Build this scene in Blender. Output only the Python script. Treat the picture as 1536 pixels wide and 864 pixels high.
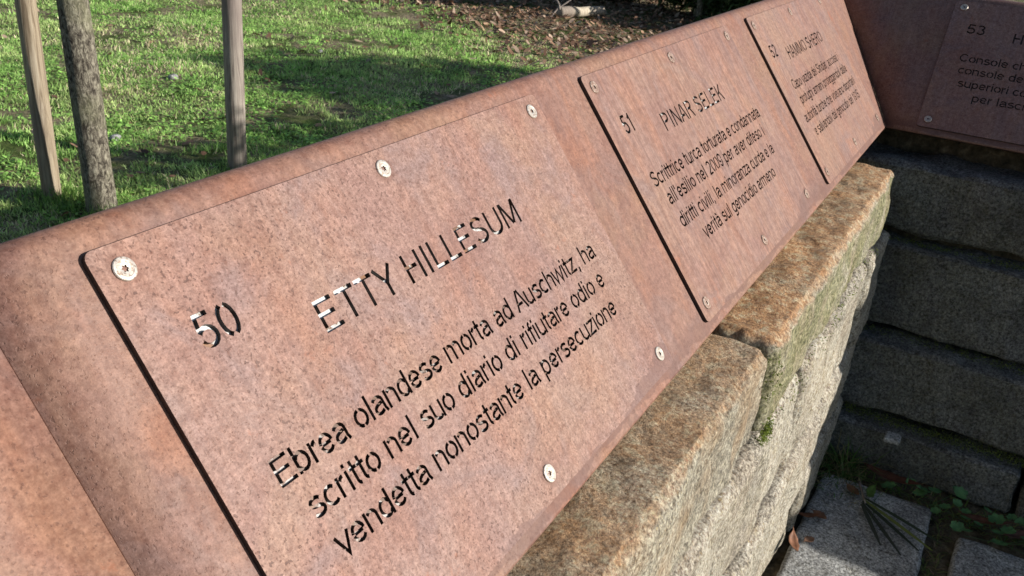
import bpy, bmesh, math, random
import numpy as np
from mathutils import Vector, Matrix, noise
from mathutils.geometry import delaunay_2d_cdt

# ------------------------------------------------------------------ camera, sky, sun, exposure
S = 0.65                      # one plate spacing in metres; all layout numbers below are in plate spacings
sc = bpy.context.scene
for o in list(bpy.data.objects):
    bpy.data.objects.remove(o)
RX = ((0.49030, -0.86823, 0.07602), (-0.33629, -0.26893, -0.90254), (0.80406, 0.41695, -0.42384))
CC = Vector((-0.50125, -0.65541, 0.36595)) * S
cam = bpy.data.cameras.new('camera')
co = bpy.data.objects.new('camera', cam)
sc.collection.objects.link(co)
M3 = Matrix((RX[0], tuple(-a for a in RX[1]), tuple(-a for a in RX[2]))).transposed()
co.matrix_world = Matrix.Translation(CC) @ M3.to_4x4()
cam.sensor_width = 36
cam.lens = 1390 / 1536 * 36
cam.clip_start = 0.02
cam.clip_end = 500
cam.dof.use_dof = True
cam.dof.focus_distance = 0.85
cam.dof.aperture_fstop = 32
sc.camera = co
SUN = Vector((0.83, -2.42, 1.0)).normalized()
world = bpy.data.worlds.new('World')
sc.world = world
world.use_nodes = True
nt = world.node_tree
sky = nt.nodes.new('ShaderNodeTexSky')
sky.sky_type = 'NISHITA'
sky.sun_disc = False
sky.sun_elevation = math.asin(SUN.z)
sky.sun_rotation = math.atan2(SUN.x, SUN.y)
sky.altitude = 200
sky.dust_density = 0.6
nt.links.new(sky.outputs[0], nt.nodes['Background'].inputs[0])
nt.nodes['Background'].inputs[1].default_value = 0.068
sl = bpy.data.lights.new('sun', 'SUN')
sl.energy = 4.7
sl.angle = math.radians(0.5)
sl.color = (1.0, 0.95, 0.87)
so = bpy.data.objects.new('sun', sl)
sc.collection.objects.link(so)
so.rotation_euler = SUN.to_track_quat('Z', 'Y').to_euler()
so.location = SUN * 20
sc.view_settings.view_transform = 'Standard'
sc.view_settings.look = 'None'
sc.view_settings.exposure = 0.8
sc.view_settings.gamma = 1.0
sc.cycles.max_bounces = 6

rnd = random.Random(7)
nrg = np.random.default_rng(11)

# ------------------------------------------------------------------ helpers
def link(o, parent=None):
    sc.collection.objects.link(o)
    if parent is not None:
        o.parent = parent
    return o

def tag(o, label=None, cat=None, group=None, kind=None):
    if label: o['label'] = label
    if cat: o['category'] = cat
    if group: o['group'] = group
    if kind: o['kind'] = kind
    return o

def empty(name, loc, label, cat, group=None):
    o = bpy.data.objects.new(name, None)
    o.location = Vector(loc) * S
    o.empty_display_size = 0.05
    link(o)
    return tag(o, label, cat, group)

def meshobj(name, verts, faces, mats, parent=None, smooth=False, fmat=None, scale=True):
    me = bpy.data.meshes.new(name)
    v = [tuple(c * S for c in p) for p in verts] if scale else verts
    me.from_pydata(v, [], faces)
    for m in (mats if isinstance(mats, (list, tuple)) else [mats]):
        me.materials.append(m)
    if fmat is not None:
        me.polygons.foreach_set('material_index', fmat)
    if smooth:
        me.polygons.foreach_set('use_smooth', [True] * len(me.polygons))
    me.update()
    return link(bpy.data.objects.new(name, me), parent)

def local(o, parent):
    """shift mesh data written in world layout numbers so that it sits right under a parent that is moved"""
    o.matrix_parent_inverse = parent.matrix_basis.inverted()
    return o

class NB:
    def __init__(s, name):
        s.m = bpy.data.materials.new(name)
        s.m.use_nodes = True
        s.t = s.m.node_tree
        s.b = s.t.nodes['Principled BSDF']
        s.tc = s.t.nodes.new('ShaderNodeTexCoord')
        s.geo = s.t.nodes.new('ShaderNodeNewGeometry')
    def n(s, typ, **kw):
        nd = s.t.nodes.new(typ)
        for k, v in kw.items(): setattr(nd, k, v)
        return nd
    def l(s, a, b): s.t.links.new(a, b)
    def coord(s, scale=(1, 1, 1), src='Object', rot=(0, 0, 0), obj_offset=True):
        mp = s.n('ShaderNodeMapping')
        mp.inputs['Scale'].default_value = scale
        mp.inputs['Rotation'].default_value = rot
        s.l(s.tc.outputs[src], mp.inputs['Vector'])
        if not obj_offset: return mp.outputs[0]
        oi = s.n('ShaderNodeObjectInfo')
        mu = s.n('ShaderNodeMath', operation='MULTIPLY')
        s.l(oi.outputs['Random'], mu.inputs[0]); mu.inputs[1].default_value = 37.0
        ad = s.n('ShaderNodeVectorMath', operation='ADD')
        s.l(mp.outputs[0], ad.inputs[0]); s.l(mu.outputs[0], ad.inputs[1])
        return ad.outputs[0]
    def noise(s, vec, scale, detail=4, rough=0.55, dist=0.0):
        nd = s.n('ShaderNodeTexNoise')
        nd.inputs['Scale'].default_value = scale
        nd.inputs['Detail'].default_value = detail
        nd.inputs['Roughness'].default_value = rough
        nd.inputs['Distortion'].default_value = dist
        s.l(vec, nd.inputs['Vector'])
        return nd.outputs['Fac']
    def voro(s, vec, scale, feat='F1', out='Distance', rand=1.0):
        nd = s.n('ShaderNodeTexVoronoi', feature=feat)
        nd.inputs['Scale'].default_value = scale
        nd.inputs['Randomness'].default_value = rand
        s.l(vec, nd.inputs['Vector'])
        return nd.outputs[out]
    def ramp(s, fac, stops):
        r = s.n('ShaderNodeValToRGB')
        el = r.color_ramp.elements
        while len(el) < len(stops): el.new(0.5)
        for e, (p, c) in zip(el, stops):
            e.position = p
            e.color = (*c, 1) if isinstance(c, tuple) else (c, c, c, 1)
        s.l(fac, r.inputs[0])
        return r.outputs[0]
    def mix(s, fac, a, b, mode='MIX'):
        m = s.n('ShaderNodeMix', data_type='RGBA', blend_type=mode)
        for sock, v in ((m.inputs[0], fac), (m.inputs[6], a), (m.inputs[7], b)):
            if isinstance(v, tuple): sock.default_value = (*v, 1)
            elif isinstance(v, (int, float)): sock.default_value = v
            else: s.l(v, sock)
        return m.outputs[2]
    def math(s, op, a, b=None, c=None, clamp=False):
        m = s.n('ShaderNodeMath', operation=op, use_clamp=clamp)
        for i, v in enumerate((a, b, c)):
            if v is None: continue
            if isinstance(v, (int, float)): m.inputs[i].default_value = v
            else: s.l(v, m.inputs[i])
        return m.outputs[0]
    def smooth(s, v, lo, hi):
        m = s.n('ShaderNodeMapRange', interpolation_type='SMOOTHSTEP')
        s.l(v, m.inputs['Value'])
        m.inputs['From Min'].default_value = lo; m.inputs['From Max'].default_value = hi
        return m.outputs[0]
    def sep(s, vec):
        x = s.n('ShaderNodeSeparateXYZ'); s.l(vec, x.inputs[0]); return x.outputs
    def bump(s, h, strength=0.5, dist=0.001, prev=None):
        b = s.n('ShaderNodeBump')
        b.inputs['Strength'].default_value = strength
        b.inputs['Distance'].default_value = dist
        s.l(h, b.inputs['Height'])
        if prev is not None: s.l(prev, b.inputs['Normal'])
        return b.outputs[0]
    def done(s, col=None, rough=None, nrm=None, metal=None, spec=None):
        for k, v in (('Base Color', col), ('Roughness', rough), ('Normal', nrm), ('Metallic', metal), ('Specular IOR Level', spec)):
            if v is None: continue
            if isinstance(v, tuple): s.b.inputs[k].default_value = (*v, 1)
            elif isinstance(v, (int, float)): s.b.inputs[k].default_value = v
            else: s.l(v, s.b.inputs[k])
        return s.m

# ------------------------------------------------------------------ materials
def corten(name, plaque=False, dark=1.0, seed=0.0, orange=0.5, stain=True, speck=1.0, grain=0.6, tint=(1, 1, 1), brush=0.25):
    """weathered steel; object space: x along the sheet, y up the sheet, z out of it"""
    b = NB(name)
    v = b.coord((1, 1, 1), rot=(0, 0, 0))
    vs = b.coord((1.0, 0.45, 1.0))
    big = b.noise(v, 5.5 + seed, 5, 0.6, 0.6)
    mid = b.noise(vs, 19 + seed, 6, 0.62, 0.3)
    fine = b.noise(v, 330, 4, 0.75)
    streak = b.noise(b.coord((1.0, 0.12, 1.0)), 26 + seed, 5, 0.6)
    d = dark * 0.575
    base = b.ramp(big, [(0.30, (0.31*d, 0.185*d, 0.155*d)), (0.45, (0.385*d, 0.255*d, 0.215*d)), (0.57, (0.42*d, 0.29*d, 0.235*d)), (0.72, (0.36*d, 0.25*d, 0.225*d))])
    o = b.ramp(mid, [(0.46, 0.0), (0.68, 1.0)])
    c = b.mix(b.math('MULTIPLY', o, orange), base, (0.47*d, 0.25*d, 0.155*d))
    c = b.mix(b.math('MULTIPLY', b.ramp(streak, [(0.50, 0.0), (0.70, 1.0)]), 0.5), c, (0.36*d, 0.28*d, 0.27*d))
    grey = b.noise(v, 11.3 + seed, 4, 0.6, 1.2)
    c = b.mix(b.math('MULTIPLY', b.ramp(grey, [(0.52, 0.0), (0.68, 1.0)]), 0.6), c, (0.315*d, 0.25*d, 0.25*d))
    tan_ = b.noise(v, 4.1 + seed, 4, 0.6, 0.8)
    c = b.mix(b.math('MULTIPLY', b.ramp(tan_, [(0.50, 0.0), (0.64, 1.0)]), 0.3 if plaque else 0.55), c, (0.46*d, 0.335*d, 0.225*d))
    # fine grain, light and dark
    c = b.mix(grain, c, b.ramp(b.noise(v, 760, 3, 0.7), [(0.36, (0.33, 0.30, 0.29)), (0.5, (0.5, 0.5, 0.5)), (0.64, (0.66, 0.68, 0.69))]), 'OVERLAY')
    c = b.mix(grain, c, b.ramp(fine, [(0.36, (0.30, 0.25, 0.23)), (0.5, (0.5, 0.5, 0.5)), (0.63, (0.68, 0.71, 0.72))]), 'OVERLAY')
    gr2 = b.noise(v, 120, 4, 0.7)
    c = b.mix(0.6, c, b.ramp(gr2, [(0.36, (0.36, 0.30, 0.28)), (0.5, (0.5, 0.5, 0.5)), (0.64, (0.64, 0.65, 0.66))]), 'OVERLAY')
    br = b.noise(b.coord((1.0, 0.045, 1.0)), 240 + seed, 3, 0.6)
    c = b.mix(brush, c, b.ramp(br, [(0.38, (0.36, 0.33, 0.33)), (0.5, (0.5, 0.5, 0.5)), (0.62, (0.63, 0.64, 0.65))]), 'OVERLAY')
    # pits
    pv = b.noise(b.coord((1.0, 0.85, 1.0)), 420, 2, 0.5)
    pit = b.ramp(pv, [(0.615, 0.0), (0.665, 1.0)])
    zone = b.ramp(b.noise(v, 6.1 + seed, 4, 0.7), [(0.36, 0.3), (0.58, 1.0)])
    c = b.mix(b.math('MULTIPLY', b.math('MULTIPLY', pit, zone), min(1.0, 0.9 * speck)), c, (0.15*d, 0.08*d, 0.062*d))
    p2 = b.ramp(b.noise(v, 190, 2, 0.5), [(0.66, 0.0), (0.72, 1.0)])
    c = b.mix(b.math('MULTIPLY', b.math('MULTIPLY', p2, zone), 0.75 * speck), c, (0.22*d, 0.10*d, 0.065*d))
    rust = b.ramp(b.noise(v, 17, 6, 0.74), [(0.64, 0.0), (0.72, 1.0)])
    c = b.mix(b.math('MULTIPLY', rust, 0.55), c, (0.55*d, 0.22*d, 0.11*d))
    if plaque:
        # rust halo round each fixing
        hx, hy, hz = b.sep(b.tc.outputs['Object'])
        per = lambda q, p: b.math('SUBTRACT', q, b.math('MULTIPLY', b.math('ROUND', b.math('DIVIDE', q, p)), p))
        ax_, ay_ = per(hx, 0.38366 * 0.65), per(hy, 0.4329 * 0.65)
        rad_ = b.math('SQRT', b.math('ADD', b.math('MULTIPLY', ax_, ax_), b.math('MULTIPLY', ay_, ay_)))
        rad_ = b.math('ADD', rad_, b.math('MULTIPLY', b.math('SUBTRACT', b.noise(v, 90, 3), 0.5), 0.012))
        c = b.mix(b.math('MULTIPLY', b.smooth(rad_, 0.0135, 0.0080), 0.5), c, (0.23*d, 0.12*d, 0.085*d))
    if stain:
        # dried water marks at the lower edge, with their own ragged outline
        x, y, z = b.sep(b.tc.outputs['Object'])
        wob = b.noise(b.coord((1.0, 1.0, 1.0)), 10, 5, 0.6)
        if plaque:
            rise = b.math('MULTIPLY', b.smooth(x, 0.36, 0.52), 0.028)
            lim = b.math('ADD', b.math('MULTIPLY_ADD', wob, 0.080, -0.3435), rise)
            st = b.smooth(b.math('SUBTRACT', lim, y), -0.0009, 0.0009)
        else:
            lim = b.math('MULTIPLY_ADD', wob, 0.050, -0.334)
            st = b.math('MULTIPLY', b.smooth(b.math('SUBTRACT', y, lim), -0.0009, 0.0009), b.smooth(y, -0.280, -0.3015))
        c = b.mix(b.math('MULTIPLY', st, 0.55), c, (0.215*d, 0.125*d, 0.11*d))
    c = b.mix(1.0, c, tint, 'MULTIPLY')
    h = b.math('ADD', b.math('MULTIPLY', fine, 0.5), b.math('MULTIPLY', pit, -0.35))
    nrm = b.bump(h, 0.3 + 0.5 * grain, 0.0009)
    nrm = b.bump(b.noise(v, 7, 3), 0.25, 0.004, nrm)
    r = b.ramp(mid, [(0.3, 0.52), (0.7, 0.72)])
    return b.done(c, r, nrm, spec=0.42)

M = {}
M['sheet'] = corten('weathered_steel_sheet', seed=0.7, orange=0.6, speck=0.6, grain=0.40, tint=(0.80, 0.61, 0.53))
M['sheet2'] = corten('weathered_steel_sheet_shade', seed=2.0, dark=0.58, orange=0.3, speck=0.5, tint=(1.12, 0.96, 0.95))  # same steel as the sunlit sheet, its shade put into a darker colour
M['plate50'] = corten('weathered_steel_pitted', plaque=True, seed=1.3, orange=0.4, speck=0.9, grain=0.55, tint=(0.88, 0.735, 0.70))
M['plate'] = corten('weathered_steel_plate', plaque=True, seed=3.1, orange=0.55, speck=0.4, grain=0.30, brush=0.6, tint=(0.85, 0.695, 0.63))
M['plate53'] = corten('weathered_steel_plate_shade', plaque=True, seed=4.4, dark=0.62, orange=0.3, speck=0.4, tint=(1.25, 1.07, 1.06))  # plaque steel with the shade of the right hand face painted in
b = NB('cut_steel_edge'); v = b.coord()
M['edge'] = b.done(b.ramp(b.noise(v, 160, 3), [(0.4, (0.014, 0.009, 0.008)), (0.72, (0.06, 0.03, 0.02))]), 0.6)
b = NB('pale_zinc'); v = b.coord()
c = b.ramp(b.noise(v, 85, 4), [(0.44, (0.50, 0.50, 0.495)), (0.52, (0.38, 0.37, 0.35)), (0.56, (0.12, 0.07, 0.045)), (0.72, (0.25, 0.12, 0.06))])
yy = b.sep(b.tc.outputs['Object'])[1]
low = b.math('MULTIPLY', b.smooth(yy, -0.105, -0.125), b.ramp(b.noise(v, 120, 3), [(0.42, 0.55), (0.52, 1.0)]))
c = b.mix(low, c, (0.085, 0.05, 0.035))
M['zinc'] = b.done(c, 0.38, metal=0.25)
b = NB('stainless_screw'); v = b.coord()
c = b.ramp(b.noise(v, 420, 4, 0.7), [(0.36, (0.20, 0.14, 0.10)), (0.46, (0.50, 0.44, 0.38)), (0.7, (0.60, 0.55, 0.49))])
M['screw'] = b.done(c, 0.36, b.bump(b.noise(v, 800, 3), 0.3, 0.0002), metal=0.55)
b = NB('rust_tinted_screw'); v = b.coord()
c = b.ramp(b.noise(v, 260, 4, 0.7), [(0.36, (0.14, 0.085, 0.06)), (0.5, (0.28, 0.19, 0.145)), (0.66, (0.48, 0.42, 0.36))])
M['screw_rusty'] = b.done(c, 0.45, b.bump(b.noise(v, 800, 3), 0.3, 0.0002), metal=0.3)
b = NB('dull_screw_face'); v = b.coord()
M['screw_mid'] = b.done(b.ramp(b.noise(v, 500, 4, 0.7), [(0.42, (0.26, 0.19, 0.145)), (0.55, (0.46, 0.41, 0.35))]), 0.45, metal=0.3)
b = NB('rusted_screw_face'); v = b.coord()
M['screw_rusty2'] = b.done(b.ramp(b.noise(v, 500, 4, 0.7), [(0.4, (0.13, 0.075, 0.055)), (0.6, (0.27, 0.165, 0.125))]), 0.6, metal=0.1)
b = NB('screw_socket')
M['socket'] = b.done((0.035, 0.028, 0.022), 0.5)

def granite(name, rust=0.0, moss=0.0, light=1.0, dirt=0.4, warm=0.0, bumps=1.0, cool=False, pale=False):
    b = NB(name)
    v = b.coord(src='Object')
    L = light
    big = b.noise(v, 6, 5, 0.6, 0.5)
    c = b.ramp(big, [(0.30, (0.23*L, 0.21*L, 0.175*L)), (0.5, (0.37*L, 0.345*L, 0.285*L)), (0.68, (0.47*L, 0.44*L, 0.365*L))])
    if cool: c = b.mix(1.0, c, (0.88, 0.97, 1.2), 'MULTIPLY')  # blue cast of skylit shade mixed into the stone colour
    if pale: c = b.mix(1.0, c, (1.0, 1.0, 1.06), 'MULTIPLY')
    # mineral grains
    cell = b.voro(v, 420, out='Color')
    cs = b.sep(cell)
    c = b.mix(0.45, c, b.ramp(cs[0], [(0.0, (0.22, 0.21, 0.20)), (0.35, (0.46, 0.45, 0.44)), (0.75, (0.56, 0.55, 0.52)), (1.0, (0.82, 0.80, 0.76))]), 'OVERLAY')
    c = b.mix(0.85, c, b.ramp(b.noise(v, 150, 5, 0.75, 0.4), [(0.38, (0.14, 0.13, 0.11)), (0.5, (0.5, 0.5, 0.5)), (0.62, (0.74, 0.73, 0.70))]), 'OVERLAY')
    c = b.mix(0.5, c, b.ramp(b.noise(v, 30, 6, 0.72, 0.6), [(0.36, (0.24, 0.22, 0.18)), (0.5, (0.5, 0.5, 0.5)), (0.64, (0.68, 0.67, 0.64))]), 'OVERLAY')
    nz = b.sep(b.geo.outputs['Normal'])[2]
    if warm:
        c = b.mix(b.math('MULTIPLY', b.ramp(b.noise(v, 9, 4, 0.6), [(0.42, 0.0), (0.62, 1.0)]), warm), c, (0.42, 0.27, 0.15))
    if rust:
        # rust that ran off the steel onto the top of the coping
        top = b.smooth(nz, 0.35, 0.92)
        rr = b.ramp(b.noise(b.coord((1.0, 0.55, 1.0)), 10, 6, 0.66, 0.8), [(0.34, 0.45), (0.58, 1.0)])
        rc = b.ramp(b.noise(v, 55, 5, 0.7), [(0.34, (0.30, 0.17, 0.09)), (0.49, (0.60, 0.31, 0.14)), (0.62, (0.70, 0.54, 0.34))])
        c = b.mix(b.math('MULTIPLY', b.math('MULTIPLY', top, rr), rust), c, rc)
    if moss:
        side = b.smooth(nz, 0.62, 0.15)
        mm = b.ramp(b.noise(v, 15, 6, 0.7, 0.6), [(0.34, 0.0), (0.52, 1.0)])
        mc = b.ramp(b.noise(v, 120, 4, 0.7), [(0.34, (0.03, 0.04, 0.012)), (0.46, (0.15, 0.165, 0.06)), (0.56, (0.33, 0.32, 0.17)), (0.66, (0.50, 0.46, 0.31))])
        c = b.mix(b.math('MULTIPLY', b.math('MULTIPLY', side, mm), moss), c, mc)
    pits = b.ramp(b.noise(v, 42, 5, 0.8, 0.3), [(0.30, 1.0), (0.36, 0.0)])
    c = b.mix(b.math('MULTIPLY', pits, dirt + 0.3, clamp=True), c, (0.035, 0.032, 0.026))
    dk = b.ramp(b.noise(v, 13, 6, 0.75, 0.7), [(0.60, 0.0), (0.72, 1.0)])
    c = b.mix(b.math('MULTIPLY', dk, dirt), c, (0.085, 0.08, 0.068))
    c = b.mix(0.75, c, b.ramp(b.noise(v, 210, 4, 0.75, 0.3), [(0.38, (0.20, 0.19, 0.18)), (0.5, (0.5, 0.5, 0.5)), (0.62, (0.72, 0.71, 0.69))]), 'OVERLAY')
    h = b.math('ADD', b.math('MULTIPLY', b.noise(v, 130, 7, 0.78), 1.0), b.math('MULTIPLY', pits, -0.7))
    nrm = b.bump(h, 1.0 * bumps, 0.010)
    nrm = b.bump(b.noise(v, 300, 3, 0.7), 0.9 * bumps, 0.0028, nrm)
    return b.done(c, 0.88, nrm, spec=0.2)
M['cap_a'] = granite('granite_rust_washed', rust=0.55, warm=0.5, light=1.12, dirt=0.25)
M['cap_b'] = granite('granite_rust_and_moss', rust=0.85, moss=0.75, warm=0.35, light=1.15, dirt=0.3)
M['stone'] = granite('granite_pale', warm=0.15, moss=0.12, light=1.32, dirt=0.32, pale=True)
M['stone_shade'] = granite('granite_grimy_shade', warm=0.0, moss=0.16, light=0.50, dirt=0.7, cool=True)  # grime, plus the wall's shade painted in as a dark bluish tone
M['slab'] = granite('granite_slab', light=0.88, cool=True, dirt=0.25, bumps=0.5)
b = NB('joint_soil'); v = b.coord()
M['soil'] = b.done(b.ramp(b.noise(v, 40, 6, 0.7), [(0.35, (0.035, 0.03, 0.02)), (0.55, (0.11, 0.09, 0.06)), (0.7, (0.22, 0.18, 0.12))]), 0.95, b.bump(b.noise(v, 60, 6, 0.7), 1.0, 0.01), spec=0.1)
b = NB('lawn_soil'); v = b.coord()
M['lawn'] = b.done(b.mix(b.ramp(b.noise(v, 3.5, 5, 0.7), [(0.42, 0.0), (0.6, 1.0)]), b.ramp(b.noise(v, 60, 5, 0.7), [(0.35, (0.10, 0.08, 0.05)), (0.65, (0.36, 0.29, 0.19))]), b.ramp(b.noise(v, 90, 5, 0.7), [(0.35, (0.03, 0.055, 0.012)), (0.65, (0.10, 0.13, 0.035))])), 0.95, b.bump(b.noise(v, 60, 6, 0.7), 1.0, 0.012), spec=0.1)

def attr_leaf(name, trans=0.35, rough=0.5, spec=0.3):
    b = NB(name)
    a = b.n('ShaderNodeAttribute', attribute_name='col')
    b.done(a.outputs['Color'], rough, spec=spec)
    t = b.n('ShaderNodeBsdfTranslucent')
    b.l(a.outputs['Color'], t.inputs[0])
    ms = b.n('ShaderNodeMixShader'); ms.inputs[0].default_value = trans
    b.l(b.b.outputs[0], ms.inputs[1]); b.l(t.outputs[0], ms.inputs[2])
    b.l(ms.outputs[0], b.t.nodes['Material Output'].inputs[0])
    return b.m
M['blade'] = attr_leaf('grass_blades', 0.45)
M['leaf'] = attr_leaf('leaf_blades', 0.15, 0.6, 0.2)

def bark(name):
    b = NB(name); v = b.coord((1, 1, 0.45))
    n1 = b.noise(v, 110, 6, 0.7, 0.8)
    c = b.ramp(n1, [(0.38, (0.03, 0.025, 0.02)), (0.50, (0.115, 0.10, 0.078)), (0.64, (0.29, 0.265, 0.205))])
    c = b.mix(b.ramp(b.noise(b.coord(), 9, 4), [(0.48, 0.0), (0.7, 0.55)]), c, (0.22, 0.22, 0.13))
    return b.done(c, 0.9, b.bump(n1, 0.9, 0.006), spec=0.15)
M['bark'] = bark('tree_bark')
def timber(name, a, bb, c3):
    b = NB(name)
    v = b.coord((1, 1, 0.06))
    w = b.noise(v, 75, 4, 0.6, 1.6)
    c = b.ramp(w, [(0.36, a), (0.5, bb), (0.66, c3)])
    c = b.mix(b.ramp(b.noise(b.coord((1, 1, .5)), 6, 4), [(0.45, 0.0), (0.62, 0.75)]), c, (0.17, 0.135, 0.12))
    return b.done(c, 0.8, b.bump(w, 0.5, 0.003), spec=0.2)
M['stake_a'] = timber('sawn_pine_stake', (0.14, 0.105, 0.07), (0.25, 0.20, 0.14), (0.35, 0.295, 0.22))
M['log'] = timber('bare_log_wood', (0.38, 0.31, 0.22), (0.50, 0.43, 0.33), (0.60, 0.53, 0.42))
M['stake_b'] = timber('grey_pine_stake', (0.14, 0.115, 0.10), (0.24, 0.205, 0.175), (0.33, 0.29, 0.25))

# ------------------------------------------------------------------ frame of the tilted face
TL = math.radians(52.14)
R0 = 0.4329
CT, ST = math.cos(TL), math.sin(TL)
XC = 2.863                                   # corner of the two faces at the lower edge
VB = -0.485
PLANE1 = Matrix.Rotation(TL, 4, 'X')         # local x,y,z -> along, up the face, out of the face
DB = VB                                      # both faces share their height
YB = VB * CT; ZB = VB * ST
# second face: local x runs toward the viewer (-Y), up leans to +X
px0 = Vector((XC, YB, ZB))
e1 = Vector((0, -1, 0)); e2 = Vector((CT, 0, ST)); e3 = e1.cross(e2)
PL2 = Matrix(((e1.x, e2.x, e3.x, 0), (e1.y, e2.y, e3.y, 0), (e1.z, e2.z, e3.z, 0), (0, 0, 0, 1)))
o2 = px0 - e2 * VB                            # where v = 0 on the second face above the lower corner
PLANE2 = Matrix.Translation(o2 * S) @ PL2

# ------------------------------------------------------------------ steel cladding
PT = []                                       # profile (v, n) from rear bottom over the top to the lower return
RB = 0.024
VT = 0.0625
def profile():
    p = []
    # front face: from bottom bend to top bend
    rb = 0.006
    p.append((VB + 0.0 + 0.02 , -0.055))
    p.append((VB + 0.004, -0.012))
    for k in range(4):
        a = math.radians(180 + 15 + 0 - k * 0) if False else 0
    for k in range(5):
        a = math.pi * 1.5 - (math.pi * 0.5) * 0  # unused
    for k in range(6):
        t = k / 5
        ang = math.pi + (math.pi / 2) * t * -1          # from pointing -v to pointing +n
        p.append((VB + rb + rb * math.cos(ang), -rb + rb * math.sin(ang) if False else -rb + rb * math.sin(math.pi * t / 2)))
    for i in range(1, 10):
        p.append((VB + rb + (VT - RB - VB - rb) * i / 10, 0.0))
    sweep = math.radians(90 + 52)
    for k in range(13):
        a = sweep * k / 12
        p.append((VT - RB + RB * math.sin(a), -RB + RB * math.cos(a)))
    a = sweep
    lv, ln = VT - RB + RB * math.sin(a), -RB + RB * math.cos(a)
    dv, dn = math.cos(a), -math.sin(a)
    p.append((lv + dv * 0.34, ln + dn * 0.34))
    return p
PR = profile()
def cladding(name, ua, ub, mat, plane, mitre_a=0, mitre_b=0, nseg=40):
    """mitre: the end follows the corner plane: along = u + sign * horizontal distance behind the lower edge"""
    vs = []; fs = []
    def outv(v, n):       # horizontal distance behind lower front edge
        return (v - VB) * CT - n * ST
    for i in range(nseg + 1):
        t = i / nseg
        for (v, n) in PR:
            a = ua + (mitre_a * outv(v, n)); bb = ub + (mitre_b * outv(v, n))
            u = a + (bb - a) * t
            w = 0.0006 * noise.noise(Vector((u * 2.3, v * 4, 3.1)))
            vs.append((u, v, n + w))
    k = len(PR)
    for i in range(nseg):
        for j in range(k - 1):
            fs.append((i * k + j, (i + 1) * k + j, (i + 1) * k + j + 1, i * k + j + 1))
    o = meshobj(name, vs, fs, mat, smooth=True)
    o.matrix_world = plane
    so_ = o.modifiers.new('thickness', 'SOLIDIFY'); so_.thickness = 0.003; so_.offset = -1
    return o
c1 = cladding('steel_cladding', -0.1265, XC - 0.0015, M['sheet'], PLANE1, 0, 1)
tag(c1, 'long tilted rusty steel sheet that carries plaques 50, 51 and 52', 'steel cladding', 'rusty steel cladding sheets')
c0 = cladding('steel_cladding', -1.127, -0.1276, M['sheet'], PLANE1, 0, 0, 12)
tag(c0, 'bare rusty steel sheet at the lower left, beyond a thin seam', 'steel cladding', 'rusty steel cladding sheets')
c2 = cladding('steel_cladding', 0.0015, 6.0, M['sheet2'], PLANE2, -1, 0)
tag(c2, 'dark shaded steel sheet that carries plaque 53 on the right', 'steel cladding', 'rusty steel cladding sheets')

# ------------------------------------------------------------------ stencil lettering
def arc(cx, cy, rx, ry, a0, a1, n=None):
    n = n or max(3, int(abs(a1 - a0) / 24) + 1)
    return [(cx + rx * math.cos(math.radians(a0 + (a1 - a0) * i / n)), cy + ry * math.sin(math.radians(a0 + (a1 - a0) * i / n))) for i in range(n + 1)]
W = 0.138; H = W / 2
X = 0.745
def bowl(cx, a0, a1, rx=0.25, y0=H, y1=X - H):
    return arc(cx, (y0 + y1) / 2, rx, (y1 - y0) / 2, a0, a1)
G = {}
def g(ch, adv, *st): G[ch] = (adv, st)
T1 = 1 - H
g(' ', .40)
g('E', .93, [(.17, 0), (.17, 1)], [(.14, T1), (.80, T1)], [(.14, .53), (.74, .53)], [(.14, H), (.83, H)])
g('T', .85, [(.05, T1), (.80, T1)], [(.425, .98), (.425, 0)])
g('Y', .90, [(.07, 1), (.45, .44), (.83, 1)], [(.45, .48), (.45, 0)])
g('H', 1.0, [(.17, 0), (.17, 1)], [(.83, 0), (.83, 1)], [(.15, .53), (.66, .53)])
g('I', .40, [(.20, 0), (.20, 1)])
g('L', .78, [(.16, 0), (.16, 1)], [(.13, H), (.72, H)])
g('U', 1.0, [(.15, 1), (.15, .36)] + arc(.50, .36, .35, .30, 180, 360) + [(.85, 1)])
g('M', 1.16, [(.15, 0), (.15, 1)], [(.19, .97), (.57, .10)], [(.97, .97), (.61, .10)], [(1.01, 0), (1.01, 1)])
g('S', .93, arc(.46, .74, .30, .197, 20, 180) + arc(.46, .74, .30, .197, 200, 268)[0:] + arc(.46, .29, .33, .2275, 88, -160))
g('A', .93, [(.06, 0), (.43, 1.0)], [(.87, 0), (.50, 1.0)], [(.25, .34), (.60, .34)])
g('P', .93, [(.16, 0), (.16, 1)], [(.26, T1), (.52, T1)] + arc(.52, .72, .28, .217, 90, -90) + [(.30, .503)])
g('R', 1.0, [(.16, 0), (.16, 1)], [(.26, T1), (.55, T1)] + arc(.55, .74, .27, .197, 90, -90) + [(.30, .543)], [(.55, .53), (.88, 0)])
g('N', 1.0, [(.16, 0), (.16, 1)], [(.84, 0), (.84, 1)], [(.20, .93), (.79, .09)])
g('K', .93, [(.16, 0), (.16, 1)], [(.80, 1), (.27, .42)], [(.42, .58), (.84, 0)])
g('O', 1.08, arc(.54, .5, .42, .44, 100, 260), arc(.54, .5, .42, .44, -80, 80))
g('C', 1.0, arc(.52, .5, .38, .44, 42, 318))
g('5', .776, [(.64, T1), (.20, T1), (.13, .50)], arc(.36, .32, .28, .257, 150, -160))
g('0', .776, arc(.39, .5, .27, .44, 104, 256), arc(.39, .5, .27, .44, -76, 76))
g('1', .776, [(.40, 0), (.40, .99)], [(.40, .90), (.19, .72)])
g('2', .776, arc(.39, .70, .26, .237, 165, -30) + [(.13, H)], [(.10, H), (.67, H)])
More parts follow.
